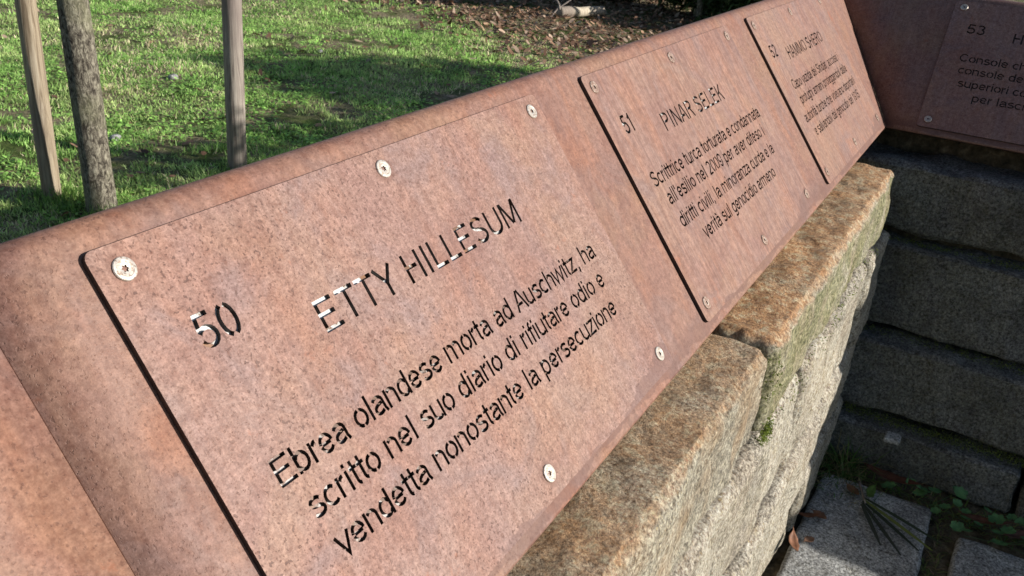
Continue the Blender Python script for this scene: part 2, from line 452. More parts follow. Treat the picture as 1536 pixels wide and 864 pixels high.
g('3', .776, arc(.37, .745, .23, .192, 160, -80) , arc(.37, .30, .27, .237, 80, -160))
g('9', .776, arc(.38, .66, .26, .277, 285, 20), arc(.38, .5, .27, .44, 0, -140), arc(.38, .66, .26, .277, 12, -20))
g('a', .776, arc(.37, .50, .24, .175, 160, 0) + [(.61, .18), (.67, 0)], [(.54, .43), (.30, .385)] + arc(.30, .215, .175, .1525, 100, 290) + [(.52, .13)])
g('b', .776, [(.13, 0), (.13, 1)], bowl(.38, 150, -150, .25))
g('c', .70, bowl(.38, 48, 312, .27))
g('d', .776, [(.63, 0), (.63, 1)], bowl(.38, 30, 330, .25))
g('e', .776, [(.20, .37), (.58, .37)], bowl(.385, 4, 176, .26), bowl(.385, 188, 325, .26))
g('f', .388, [(.19, 0), (.19, .80)] + arc(.33, .80, .14, .137, 180, 90), [(.02, X - H), (.38, X - H)])
g('g', .776, [(.63, X), (.63, -.06)] + arc(.39, -.06, .24, .15, 0, -150), bowl(.37, 30, 330, .25))
g('h', .776, [(.13, 0), (.13, 1)], [(.24, .58)] + arc(.40, .47, .23, .20, 120, 0)[1:] + [(.63, 0)])
g('i', .31, [(.155, 0), (.155, X)], [(.155, .86), (.155, 1)])
g('j', .31, [(.155, X), (.155, -.10)] + arc(.03, -.10, .125, .11, 0, -90), [(.155, .86), (.155, 1)])
g('l', .31, [(.155, 0), (.155, 1)])
g('m', 1.16, [(.13, 0), (.13, X)], [(.24, .62)] + arc(.36, .49, .20, .185, 110, 0)[1:] + [(.56, 0)], [(.66, .61)] + arc(.78, .49, .21, .185, 115, 0)[1:] + [(.99, 0)])
g('n', .776, [(.13, 0), (.13, X)], [(.24, .58)] + arc(.40, .47, .23, .20, 120, 0)[1:] + [(.63, 0)])
g('o', .776, bowl(.39, 97, 263, .27), bowl(.39, -83, 83, .27))
g('p', .776, [(.13, -.27), (.13, X)], bowl(.38, 150, -150, .25))
g('r', .47, [(.13, 0), (.13, X)], [(.23, .56)] + arc(.38, .50, .14, .172, 130, 75))
g('s', .70, arc(.35, .53, .22, .143, 25, 262) + arc(.35, .225, .245, .1625, 82, -155))
g('t', .39, [(.19, .95), (.19, .20)] + arc(.31, .20, .12, .1375, 180, 270), [(.02, X - H), (.37, X - H)])
g('u', .776, [(.63, 0), (.63, X)], [(.13, X), (.13, .27)] + arc(.36, .27, .23, .205, 180, 325))
g('v', .70, [(.06, X), (.35, .02), (.64, X)])
g('w', 1.0, [(.05, X), (.27, .02), (.50, .70), (.73, .02), (.95, X)])
g('y', .70, [(.06, X), (.36, .05)], [(.64, X), (.33, -.14), (.16, -.24)])
g('z', .70, [(.06, X - H), (.62, X - H), (.09, H), (.64, H)])
g(',', .39, [(.20, .11), (.20, -.04), (.14, -.16)])
g('.', .39, [(.19, 0), (.19, .13)])
g("'", .27, [(.13, 1), (.13, .70)])
g('à', .776, *G['a'][1], [(.24, .98), (.42, .82)])

def offset_stroke(pts, w):
    """closed outline of a stroke with butt ends"""
    P = [Vector(p) for p in pts]
    Q = [P[0]]
    for p in P[1:]:
        if (p - Q[-1]).length > 1e-4: Q.append(p)
    n = len(Q); L = []; Rr = []
    for i in range(n):
        d0 = (Q[i] - Q[i-1]).normalized() if i else (Q[1] - Q[0]).normalized()
        d1 = (Q[i+1] - Q[i]).normalized() if i < n - 1 else d0
        n0 = Vector((-d0.y, d0.x)); n1 = Vector((-d1.y, d1.x))
        m = (n0 + n1)
        m = m.normalized() if m.length > 1e-5 else n1
        k = 1 / max(0.45, m.dot(n1))
        L.append(Q[i] + m * (w / 2 * k)); Rr.append(Q[i] - m * (w / 2 * k))
    return Rr + L[::-1]

def text_polys(s, x0, x1, base, cap, weight=W, wide=1.0):
    """polygons of a line stretched between x0 and x1; cap = capital height"""
    adv = sum(G[c][0] for c in s)
    inset = 0.08
    sx = (x1 - x0) / (adv - 2 * inset)
    out = []; x = -inset
    for c in s:
        a, st = G[c]
        for pl in st:
            pts = [((x + a / 2 + (p[0] - a / 2) * wide) * sx, base + p[1] * cap) for p in pl]
            # offset in a space where the stroke is even
            q = offset_stroke([(p[0], p[1]) for p in pts], weight * cap)
            out.append([(x0 + p.x, p.y) for p in q])
        x += a
    return out

def area(p): return 0.5 * sum(p[i-1][0] * p[i][1] - p[i][0] * p[i-1][1] for i in range(len(p)))
PU0, PU1, PV0, PV1 = -0.0300, 0.7985, -0.4620, 0.0255
ZF, ZBk = 0.0068, 0.0013        # front and back of the plaque above the sheet
def plaque_mesh(lines, mats, ragged=None):
    r = 0.0095
    outer = []
    for (cx, cy, a0) in ((PU1 - r, PV1 - r, 0), (PU0 + r, PV1 - r, 90), (PU0 + r, PV0 + r, 180), (PU1 - r, PV0 + r, 270)):
        outer += arc(cx, cy, r, r, a0, a0 + 90, 5)
    polys = [outer]
    for ln in lines: polys += text_polys(*ln, weight=0.138 if ln[4] == CAPB else W, wide=1.08 if ln[4] == CAPB else 1.0)
    V = []; F = []
    for p in polys:
        if area(p) < 0: p = p[::-1]
        i0 = len(V)
        V += [Vector((a * 100, bb * 100)) for a, bb in p]
        F.append(list(range(i0, i0 + len(p))))
    vo, eo, fo, ov, oe, of = delaunay_2d_cdt(V, [], F, 0, 1e-4)
    keep = [f for f, src in zip(fo, of) if set(src) == {0}]
    n = len(vo)
    verts = [(p.x / 100, p.y / 100, ZF) for p in vo] + [(p.x / 100, p.y / 100, ZBk) for p in vo]
    faces = []; fm = []
    from collections import defaultdict
    cnt = defaultdict(int)
    for f in keep:
        a = (vo[f[1]] - vo[f[0]]).cross(vo[f[2]] - vo[f[0]])
        f = list(f) if a > 0 else list(f)[::-1]
        faces.append(tuple(f)); fm.append(0)
        faces.append(tuple(i + n for i in reversed(f))); fm.append(1)
        for i in range(len(f)): cnt[(f[i], f[(i + 1) % len(f)])] += 1
    for (a, c_) in list(cnt):
        if (c_, a) not in cnt:
            faces.append((c_, a, a + n, c_ + n)); fm.append(1)
    used = sorted({i for f in faces for i in f}); mp = {o_: i for i, o_ in enumerate(used)}
    return [verts[i] for i in used], [tuple(mp[i] for i in f) for f in faces], fm

# screw: countersunk pan head with a star socket
def screw_mesh(mat='screw'):
    vs = []; fs = []; fm = []
    n = 24
    star = lambda a, r: r * (0.80 + 0.20 * math.cos(6 * a))
    rings = [(0.0119, 0.0, 0), (0.0119, 0.0013, 0), (0.0111, 0.0021, 0), (0.0085, 0.0023, 0), (0.0078, 0.0020, 0), (0.0058, 0.0019, 0), (0.0040, 0.0017, 1), (0.0038, -0.0018, 1)]
    for (r, z, s) in rings:
        for i in range(n):
            a = 2 * math.pi * i / n
            q = star(a, r) if s else r
            vs.append((q * math.cos(a), q * math.sin(a), z))
    for k in range(len(rings) - 1):
        for i in range(n):
            j = (i + 1) % n
            fs.append((k * n + i, k * n + j, (k + 1) * n + j, (k + 1) * n + i)); fm.append(1 if k >= 6 else (2 if k in (3, 4) else 0))
    fs.append(tuple((len(rings) - 1) * n + i for i in range(n))); fm.append(1)
    me = bpy.data.meshes.new('screw')
    me.from_pydata([tuple(c * S for c in p) for p in vs], [], fs)
    me.materials.append(M[mat]); me.materials.append(M['socket']); me.materials.append(M['screw_mid'] if mat == 'screw' else M['screw_rusty2'])
    me.polygons.foreach_set('material_index', fm)
    me.update()
    return me
SCREW = screw_mesh()
SCREW_R = screw_mesh('screw_rusty')
S0 = 0.38366
CAPN, CAPT, CAPB = 0.0360, 0.0368, 0.0292
PL = [
 ('50', 0.0, PLANE1, 'plate50', [('50', .0335, .082, -.0985, CAPN), ('ETTY HILLESUM', .1735, .6005, -.1405, CAPT),
   ('Ebrea olandese morta ad Auschwitz, ha', .0300, .7360, -.2455, CAPB),
   ('scritto nel suo diario di rifiutare odio e', .0465, .7215, -.2905, CAPB),
   ('vendetta nonostante la persecuzione', .0530, .7140, -.3365, CAPB)],
   'large pitted pinkish rusty plaque cut with ETTY HILLESUM and number 50, nearest'),
 ('51', 1.0, PLANE1, 'plate', [('51', .0335, .078, -.1005, CAPN), ('PINAR SELEK', .1960, .5620, -.1305, CAPT),
   ('Scrittrice turca torturata e condannata', .0350, .7247, -.2090, CAPB),
   ("all'esilio nel 2009 per aver difeso i", .0600, .6940, -.2517, CAPB),
   ('diritti civili, la minoranza curda e la', .0625, .6990, -.3000, CAPB),
   ('verità sul genocidio armeno', .1330, .6340, -.3460, CAPB)],
   'rusty steel plaque cut with PINAR SELEK and number 51, middle of the three'),
 ('52', 2.0, PLANE1, 'plate', [('52', .0320, .0836, -.1005, CAPN), ('HAMMO SHERO', .1690, .5850, -.1243, CAPT),
   ('Capo yazida del Sindjar, accolse i', .0780, .6600, -.2020, CAPB),
   ('profughi armeni proteggendoli dalle', .0830, .6883, -.2470, CAPB),
   ('autorità turche che volevano deportarli', .0430, .7155, -.2955, CAPB),
   ('e salvandoli dal genocidio del 1915', .0735, .6867, -.3410, CAPB)],
   'rusty steel plaque cut with HAMMO SHERO and number 52, beside the corner'),
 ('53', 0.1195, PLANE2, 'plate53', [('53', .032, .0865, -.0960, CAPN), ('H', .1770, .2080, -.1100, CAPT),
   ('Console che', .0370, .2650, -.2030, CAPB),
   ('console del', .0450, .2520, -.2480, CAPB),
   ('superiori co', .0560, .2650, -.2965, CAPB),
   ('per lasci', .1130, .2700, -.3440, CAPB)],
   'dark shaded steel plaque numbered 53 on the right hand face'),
]
for num, u0, plane, mat, lines, lab in PL:
    root = bpy.data.objects.new('memorial_plaque', None); root.empty_display_size = 0.05
    link(root); root.matrix_world = plane @ Matrix.Translation((u0 * S, 0, 0))
    tag(root, lab, 'plaque', 'memorial plaques on the steel cladding')
    vs, fs, fm = plaque_mesh(lines, None)
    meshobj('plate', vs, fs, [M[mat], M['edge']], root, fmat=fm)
    i_ = 0.006
    bz = ZBk - 0.0002
    meshobj('backing_sheet', [(PU0+i_, PV0+i_, bz), (PU1-i_, PV0+i_, bz), (PU1-i_, PV1-i_, bz), (PU0+i_, PV1-i_, bz), (PU0+i_, PV0+i_, 0.0002), (PU1-i_, PV0+i_, 0.0002), (PU1-i_, PV1-i_, 0.0002), (PU0+i_, PV1-i_, 0.0002)],
            [(0, 1, 2, 3), (7, 6, 5, 4), (0, 4, 5, 1), (1, 5, 6, 2), (2, 6, 7, 3), (3, 7, 4, 0)], M['edge'] if num == '53' else M['zinc'], root)  # plaque 53 gets a dark backing that paints shade into its letters
    for j in (0, -1):
        for i in range(3):
            sObj = bpy.data.objects.new('screw', SCREW if num in ('50', '53') else SCREW_R)
            link(sObj, root)
            sObj.location = (i * S0 * S, j * R0 * S, ZF * S)
            sObj.rotation_euler = (rnd.uniform(-.03, .03), rnd.uniform(-.03, .03), rnd.uniform(0, 6.28))

# ------------------------------------------------------------------ stone walls
def stone_mesh(x0, x1, y0, y1, z0, z1, mat, seed, amp=0.010, res=0.016, rr=0.02, parent=None, name='stone', fine=0.003):
    dims = np.array([x1 - x0, y1 - y0, z1 - z0]); c = np.array([(x0 + x1) / 2, (y0 + y1) / 2, (z0 + z1) / 2]); h = dims / 2
    rr = min(rr, min(h) * 0.8)
    off = Vector((seed * 7.13, seed * 3.71, seed * 1.9))
    vid = {}; V = []; F = []
    def vert(p):
        key = tuple(round(a, 5) for a in p)
        if key in vid: return vid[key]
        p = np.array(p); inner = np.clip(p, -(h - rr), h - rr); d = p - inner; ln = np.linalg.norm(d)
        dr = d / ln
        q = inner + dr * rr
        w = Vector(q + c)
        a = noise.fractal((w + off) * 5.0, 0.9, 2.0, 3) * amp * 1.2 + noise.noise((w + off) * 17) * amp * 0.45
        if fine: a += (noise.noise((w + off) * 48) * 0.7 + noise.noise((w + off) * 110) * 0.3) * fine
        a -= max(0.0, noise.ridged_multi_fractal((w + off) * 3.3, 1.0, 2.0, 2, 1.0, 2.0) - 0.9) * amp * 0.55
        edge = 1.0 if ln > rr * 1.05 else 0.0
        a -= edge * abs(noise.noise((w + off) * 22)) * amp * 0.9
        q = q + dr * a + c
        V.append(tuple(q)); vid[key] = len(V) - 1
        return vid[key]
    n = [max(2, int(round(d / res))) for d in dims]
    # denser rows near the rounded edges
    def ax(k):
        a = np.linspace(-h[k], h[k], n[k] + 1)
        extra = np.array([-h[k] + rr * .35, -h[k] + rr * .75, h[k] - rr * .35, h[k] - rr * .75])
        return sorted(set(np.round(np.concatenate([a, extra]), 5)))
    A = [ax(k) for k in range(3)]
    for k in range(3):
        i, j = (k + 1) % 3, (k + 2) % 3
        for sgn in (-1, 1):
            for ia in range(len(A[i]) - 1):
                for ja in range(len(A[j]) - 1):
                    q = []
                    for (di, dj) in ((0, 0), (1, 0), (1, 1), (0, 1)):
                        p = [0, 0, 0]; p[k] = sgn * round(h[k], 5); p[i] = A[i][ia + di]; p[j] = A[j][ja + dj]
                        q.append(vert(p))
                    F.append(tuple(q if sgn > 0 else q[::-1]))
    return meshobj(name, V, F, mat, parent, smooth=True)

ZG = -1.47
wall1 = empty('stone_wall', (1.2, -0.2, ZG), 'low rough granite block wall in sunlight under the plaques, rust-washed coping', 'stone wall', 'low granite walls')
wall2 = empty('stone_wall', (3.0, -1.2, ZG), 'low shaded granite block wall at the right, dark and mossy', 'stone wall', 'low granite walls')
def st(w, *a, **k):
    return local(stone_mesh(*a, **k), w)
W1 = []
st(wall1, -1.6, -0.35, -0.37, 0.0, -0.700, -0.478, M['cap_a'], 1.0, res=0.03, parent=wall1)
st(wall1, -0.34, 1.181, -0.374, 0.0, -0.700, -0.472, M['cap_a'], 2.0, amp=0.009, res=0.0105, rr=0.026, parent=wall1, fine=0.0035)
st(wall1, 1.185, 2.68, -0.384, 0.0, -0.690, -0.470, M['cap_b'], 3.3, amp=0.009, res=0.0105, rr=0.024, parent=wall1, fine=0.004)
sd = 4.0
for (z0, z1, js, yy) in ((-1.03, -0.712, (-1.6, -0.2, 1.60, 2.42, 2.80), -0.402), (-1.27, -1.034, (-1.6, -0.1, 1.12, 2.0, 2.74), -0.400), (-1.50, -1.276, (-1.6, -0.5, 0.5, 1.2, 1.98, 2.72), -0.402)):
    for a, b_ in zip(js[:-1], js[1:]):
        near = b_ > 0.3
        st(wall1, a + 0.005, b_ - 0.005, yy + rnd.uniform(-0.014, 0.012), 0.0, z0, z1, M['stone'], sd, amp=0.010, res=0.015 if near else 0.04, rr=0.026, parent=wall1, fine=0.003)
        sd += 1.37
st(wall1, -1.58, 2.62, -0.345, -0.02, -1.5, -0.49, M['soil'], 50, amp=0.004, res=0.08, rr=0.01, parent=wall1, name='earth_core', fine=0)
st(wall1, -1.58, 3.0, -0.20, 0.0, -0.50, -0.392, M['soil'], 52, amp=0.003, res=0.08, rr=0.006, parent=wall1, name='bearing_course', fine=0)
XW = (2.79, 2.70, 2.61, 2.52)
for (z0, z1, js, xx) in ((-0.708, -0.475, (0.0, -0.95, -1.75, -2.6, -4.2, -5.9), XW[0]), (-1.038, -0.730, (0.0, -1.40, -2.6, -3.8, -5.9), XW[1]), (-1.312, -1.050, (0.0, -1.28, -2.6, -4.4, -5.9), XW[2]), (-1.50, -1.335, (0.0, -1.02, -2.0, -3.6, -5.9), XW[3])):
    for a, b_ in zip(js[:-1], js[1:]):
        st(wall2, xx + rnd.uniform(-0.012, 0.012), 3.12, b_ + 0.010, a - 0.008, z0, z1, M['stone_shade'], sd, amp=0.013, res=0.015 if a > -1.3 else 0.06, rr=0.016, parent=wall2, fine=0.003)
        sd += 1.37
st(wall2, 2.84, 3.08, -5.88, -0.02, -1.5, -0.49, M['soil'], 51, amp=0.004, res=0.08, rr=0.01, parent=wall2, name='earth_core', fine=0)

st(wall2, 3.0, 3.10, -5.88, -0.21, -0.50, -0.392, M['soil'], 53, amp=0.003, res=0.08, rr=0.006, parent=wall2, name='bearing_course', fine=0)
# ------------------------------------------------------------------ grounds
def sheet(name, x0, x1, y0, y1, z, nx, ny, mat, amp, freq, kind='structure'):
    vs = []; fs = []
    for j in range(ny + 1):
        for i in range(nx + 1):
            x = x0 + (x1 - x0) * i / nx; y = y0 + (y1 - y0) * j / ny
            vs.append((x, y, z + amp * noise.fractal(Vector((x * freq, y * freq, 1.3)), 0.8, 2, 4)))
    for j in range(ny):
        for i in range(nx):
            a = j * (nx + 1) + i
            fs.append((a, a + 1, a + nx + 2, a + nx + 1))
    o = meshobj(name, vs, fs, mat, smooth=True)
    o['kind'] = kind
    return o
sheet('ground', -150, 150, -150, 150, -1.60, 4, 4, M['lawn'], 0, 1)
ZL = -1.35
LAWN_AMP = 0.03
def lawn_z(x, y): return ZL + LAWN_AMP * noise.fractal(Vector((x * 0.8, y * 0.8, 1.3)), 0.8, 2, 4)
sheet('lawn', -6, 22, 0.02, 24, ZL, 150, 120, M['lawn'], LAWN_AMP, 0.8)
sheet('path_bed', -6, 3.0, -8, 0.02, -1.505, 120, 110, M['soil'], 0.012, 5)

pav = sheet('pavement', -2.0, 1.0, -3.0, -0.5, -1.496, 4, 4, M['soil'], 0, 1)
# slabs: rows run along the wall
slabs = [(1.20, 2.385, -0.785, -0.425, -0.020), (0.2, 1.18, -0.76, -0.43, 0.0), (1.35, 2.29, -1.20, -0.865, 0.010), (0.3, 1.33, -1.20, -0.86, 0.0), (1.1, 2.18, -1.62, -1.25, 0.0), (0.1, 1.08, -1.62, -1.24, 0)]
for k, (x0, x1, y0, y1, rz) in enumerate(slabs):
    s_ = stone_mesh(x0, x1, y0, y1, -1.56, -1.472, M['slab'], 70 + k * 2.3, amp=0.006, res=0.02, rr=0.012, parent=pav, name='paving_slab', fine=0.0016)
    s_.rotation_euler.z = 0.0
bpy.context.view_layer.update()

# ------------------------------------------------------------------ fine plants: batches of small leaf shapes
def leafy(name, P, D, Nn, L, Wd, col, mat, bend=0.3, tip=0.15, parent=None, segs=2):
    """P base, D direction, Nn side vector, L length, Wd width (arrays): strips of segs quads bending down"""
    n = len(P); k = segs + 1
    side = Nn / np.linalg.norm(Nn, axis=1)[:, None]
    V = np.zeros((n, k, 2, 3))
    for i in range(k):
        t = i / segs
        cen = P + D * (L * t)[:, None]
        cen[:, 2] -= bend * L * t * t if np.isscalar(bend) else bend * L * t * t
        w = Wd * (1 - t * (1 - tip)) if segs < 3 else Wd * (0.25 + 1.5 * math.sin(math.pi * min(0.93, 0.12 + t * 0.85)) ** 0.8) * 0.6
        V[:, i, 0] = cen - side * (w / 2)[:, None]
        V[:, i, 1] = cen + side * (w / 2)[:, None]
    V = (V * S).reshape(-1, 3)
    base = (np.arange(n) * k * 2)[:, None]
    quads = []
    for i in range(segs):
        quads.append(base + np.array([[2 * i, 2 * i + 1, 2 * i + 3, 2 * i + 2]]))
    Q = np.concatenate(quads).astype(np.int32)
    me = bpy.data.meshes.new(name)
    me.vertices.add(len(V)); me.vertices.foreach_set('co', V.ravel().astype(np.float32))
    me.loops.add(Q.size); me.loops.foreach_set('vertex_index', Q.ravel())
    me.polygons.add(len(Q)); me.polygons.foreach_set('loop_start', np.arange(0, Q.size, 4, dtype=np.int32))
    me.update(calc_edges=True)
    at = me.attributes.new('col', 'FLOAT_COLOR', 'POINT')
    C4 = np.ones((n, k * 2, 4), dtype=np.float32); C4[:, :, :3] = col[:, None, :]
    at.data.foreach_set('color', C4.ravel())
    me.materials.append(mat)
    return link(bpy.data.objects.new(name, me), parent)

# cheap smooth value noise for density masks
def vnoise(x, y, f, seed=0):
    r = np.random.default_rng(seed); g_ = r.random((64, 64))
    X_ = x * f; Y_ = y * f
    i = np.floor(X_).astype(int); j = np.floor(Y_).astype(int); fx = X_ - i; fy = Y_ - j
    fx = fx * fx * (3 - 2 * fx); fy = fy * fy * (3 - 2 * fy)
    q = lambda a, b_: g_[a % 64, b_ % 64]
    return (q(i, j) * (1 - fx) + q(i + 1, j) * fx) * (1 - fy) + (q(i, j + 1) * (1 - fx) + q(i + 1, j + 1) * fx) * fy
def fbm(x, y, f, seed=0): return (vnoise(x, y, f, seed) + .5 * vnoise(x, y, f * 2.1, seed + 1) + .25 * vnoise(x, y, f * 4.3, seed + 2)) / 1.75

def in_view(x, y, margin=0.0):
    """ground points that the photograph's field of view or a small step aside could see (plan wedge)"""
    a = np.degrees(np.arctan2(y + 0.655, x + 0.5))
    return (a > 7 - margin) & (a < 66 + margin)

def scatter(n, r0, r1, power=1.0):
    r = r0 + (r1 - r0) * nrg.random(n) ** power
    a = np.radians(nrg.uniform(5, 68, n))
    return -0.5 + r * np.cos(a), -0.655 + r * np.sin(a)

def litter_mask(x, y):
    n_ = fbm(x, y, 0.9, 5)
    return (x - 8.1 - 0.22 * (y - 4.5)) / 0.9 + (n_ - 0.5) * 2.2     # > 0: leaf litter under the hedge

N = 420000
x, y = scatter(N, 2.6, 13.5, 1.25)
bare = fbm(x, y, 1.7, 21)
fine_p = fbm(x, y, 7.0, 31)
lm = litter_mask(x, y)
keep = (y > 0.12) & (lm < nrg.normal(0, 0.35, N)) & ((bare * 0.6 + fine_p * 0.4) > 0.44 + nrg.normal(0, 0.035, N)) & (y < 13)
x, y = x[keep], y[keep]; n = len(x)
z = np.full(n, ZL)
# sample the lawn height on a coarse grid
gx = np.linspace(-6, 22, 141); gy = np.linspace(0, 24, 121)
LZ = np.array([[lawn_z(a, b_) for b_ in gy] for a in gx])
def lz(x, y):
    i = np.clip((x + 6) / 0.2, 0, 139.99); j = np.clip(y / 0.2, 0, 119.99)
    a = i.astype(int); c = j.astype(int); fi = i - a; fj = j - c
    return (LZ[a, c] * (1 - fi) + LZ[a + 1, c] * fi) * (1 - fj) + (LZ[a, c + 1] * (1 - fi) + LZ[a + 1, c + 1] * fi) * fj
z = lz(x, y) - 0.004
az = nrg.uniform(0, 2 * np.pi, n); lean = np.abs(nrg.normal(0.55, 0.35, n))
D = np.stack([np.cos(az) * lean, np.sin(az) * lean, np.ones(n)], 1); D /= np.linalg.norm(D, axis=1)[:, None]
sd_ = nrg.uniform(0, 2 * np.pi, n)
Nn = np.stack([np.cos(sd_), np.sin(sd_), np.zeros(n)], 1)
tuft = fbm(x, y, 3.5, 41)
far = np.hypot(x, y)
L = (0.020 + 0.055 * tuft * fbm(x, y, 12.0, 78) * 1.6) * nrg.uniform(0.5, 1.4, n)
Wd = nrg.uniform(0.0045, 0.0095, n) * (0.75 + 0.09 * far)
tone = (nrg.uniform(0.6, 1.3, n) * (0.42 + 1.2 * fbm(x, y, 11.0, 77)))[:, None]
g1 = np.array([0.28, 0.50, 0.12]); g2 = np.array([0.54, 0.66, 0.26]); g3 = np.array([0.70, 0.60, 0.40])
mixv = np.clip(fbm(x, y, 2.3, 51) * 1.6 - 0.4 + nrg.normal(0, 0.18, n), 0, 1)[:, None]
col = (g1 * (1 - mixv) + g2 * mixv) * tone
dry = (nrg.random(n) < 0.05 + 0.30 * (fbm(x, y, 1.1, 61) > 0.60))[:, None]
col = np.where(dry, g3 * tone, col)
gr = leafy('grass', np.stack([x, y, z], 1), D, Nn, L, Wd, col, M['blade'], bend=0.25)
gr['kind'] = 'stuff'
# broad little clover leaves low among the grass
n = 90000
x, y = scatter(n, 2.6, 12.0, 1.2)
k_ = (y > 0.12) & (litter_mask(x, y) < 0.1) & (fbm(x, y, 2.6, 71) > 0.50) & (y < 12)
x, y = x[k_], y[k_]; n = len(x)
az = nrg.uniform(0, 6.28, n)
D = np.stack([np.cos(az), np.sin(az), nrg.uniform(-0.1, 0.7, n)], 1)
Nn = np.stack([-np.sin(az), np.cos(az), nrg.normal(0, .25, n)], 1)
col = np.array([0.26, 0.46, 0.11]) * nrg.uniform(0.6, 1.7, n)[:, None]
cl = leafy('clover_and_weeds', np.stack([x, y, lz(x, y) + nrg.uniform(0.004, 0.03, n)], 1), D, Nn, nrg.uniform(.012, .026, n), nrg.uniform(.012, .024, n), col, M['blade'], bend=0.2, tip=0.6)
cl['kind'] = 'stuff'
# leaf litter under the hedge and stray fallen leaves
n1 = 34000
x, y = scatter(n1, 6.5, 14.5, 1.0)
k_ = (litter_mask(x, y) > nrg.normal(-0.15, 0.35, n1)) & (y > 0.1)
x1, y1 = x[k_], y[k_]
x2, y2 = scatter(800, 2.8, 10, 1.0); k2 = (y2 > 0.15) & (fbm(x2, y2, 1.7, 21) < 0.56); x2, y2 = x2[k2], y2[k2]
x = np.r_[x1, x2]; y = np.r_[y1, y2]; n = len(x)
az = nrg.uniform(0, 6.28, n)
D = np.stack([np.cos(az), np.sin(az), nrg.normal(.08, .25, n)], 1)
Nn = np.stack([-np.sin(az), np.cos(az), nrg.normal(0, .35, n)], 1)
pal = np.array([[0.24, 0.14, 0.09], [0.32, 0.20, 0.13], [0.17, 0.095, 0.06], [0.40, 0.29, 0.21], [0.12, 0.07, 0.05]])
col = pal[nrg.integers(0, 5, n)] * nrg.uniform(0.7, 1.3, n)[:, None]
lt = leafy('leaf_litter', np.stack([x, y, lz(x, y) + nrg.uniform(0.004, 0.03, n)], 1), D, Nn, nrg.uniform(.03, .085, n), nrg.uniform(.02, .045, n), col, M['leaf'], bend=nrg.normal(.05, .3, n), segs=3)
lt['kind'] = 'stuff'

# ------------------------------------------------------------------ round timber: trunk and stakes
def pole(name, base, top, r0, r1, mat, parent=None, wob=0.0, seed=0, nring=60, nang=28, flare=0.0, lump=0.0, cap=True):
    base = Vector(base); top = Vector(top); ax_ = (top - base); Lh = ax_.length; ax_.normalize()
    s1 = ax_.orthogonal().normalized(); s2 = ax_.cross(s1)
    vs = []; fs = []
    for i in range(nring + 1):
        t = i / nring
        cpt = base + ax_ * (Lh * t)
        cpt += s1 * wob * noise.noise(Vector((t * 3, seed, 0))) + s2 * wob * noise.noise(Vector((t * 3, seed, 9)))
        r = r0 + (r1 - r0) * t + flare * math.exp(-t * Lh / 0.07)
        for j in range(nang):
            a = 2 * math.pi * j / nang
            rr = r * (1 + lump * noise.fractal(Vector((math.cos(a) * 1.6, math.sin(a) * 1.6, t * Lh * 5 + seed)), .8, 2, 3))
            vs.append(tuple(cpt + (s1 * math.cos(a) + s2 * math.sin(a)) * rr))
    for i in range(nring):
        for j in range(nang):
            k = (j + 1) % nang
            fs.append((i * nang + j, i * nang + k, (i + 1) * nang + k, (i + 1) * nang + j))
    if cap:
        fs.append(tuple(range(nang))[::-1]); fs.append(tuple(nring * nang + j for j in range(nang)))
    return meshobj(name, vs, fs, mat, parent, smooth=True)
s1_ = pole('tree_stake', (2.251, 3.395, -1.45), (2.262, 3.395, 1.1), 0.045, 0.045, M['stake_a'], lump=0.02, seed=3)
tag(s1_, 'pale round pine stake with visible grain, left of the young tree trunk', 'stake', 'round timber tree stakes')
s2_ = pole('tree_stake', (3.14, 3.023, -1.45), (3.195, 3.023, 1.1), 0.052, 0.051, M['stake_b'], lump=0.03, seed=6)
tag(s2_, 'grey brown round timber stake standing alone right of the young tree trunk', 'stake', 'round timber tree stakes')
def tree_crown(name, cx, cy, cz, R_, n, mat, parent, leaf=(0.05, 0.11), base=(0.05, 0.09, 0.03), flat=0.7, seed=1, gaps=0.45, lw=0.5):
    r = np.random.default_rng(seed)
    m = 18; cc = r.normal(0, 0.45, (m, 3)) * R_ * np.array([1, 1, flat]); rad = r.uniform(0.22, 0.45, m) * R_
    w = r.integers(0, m, n); d = r.normal(0, 1, (n, 3)); d /= np.linalg.norm(d, axis=1)[:, None]
    P = cc[w] + d * (rad[w] * r.uniform(gaps, 1, n))[:, None] + np.array([cx, cy, cz])
    az = r.normal(0, 1, (n, 3)); az /= np.linalg.norm(az, axis=1)[:, None]
    Nn = np.cross(az, r.normal(0, 1, (n, 3)))
    col = np.array(base) * r.uniform(.5, 1.6, n)[:, None]
    L = r.uniform(*leaf, n)
    return leafy(name, P, az, Nn, L, L * lw, col, mat, bend=0.1, parent=parent, segs=2, tip=.3)
tr = empty('young_tree', (2.261, 3.056, ZL), 'young tree with rough grey brown bark between two timber stakes', 'tree')
tk = pole('trunk', (2.275, 3.056, -1.45), (2.20, 3.056, 1.6), 0.070, 0.060, M['bark'], tr, wob=0.02, seed=2, flare=0.012, lump=0.035, nring=160, nang=40)
local(tk, tr)
for k in range(7):
    a = k * 2.4; zz = 0.9 + k * .12
    local(pole('branch', (2.22, 3.056, zz), (2.22 + .7 * math.cos(a), 3.056 + .7 * math.sin(a), zz + .6), 0.025, 0.008, M['bark'], tr, wob=.05, seed=k, nring=8, nang=8), tr)

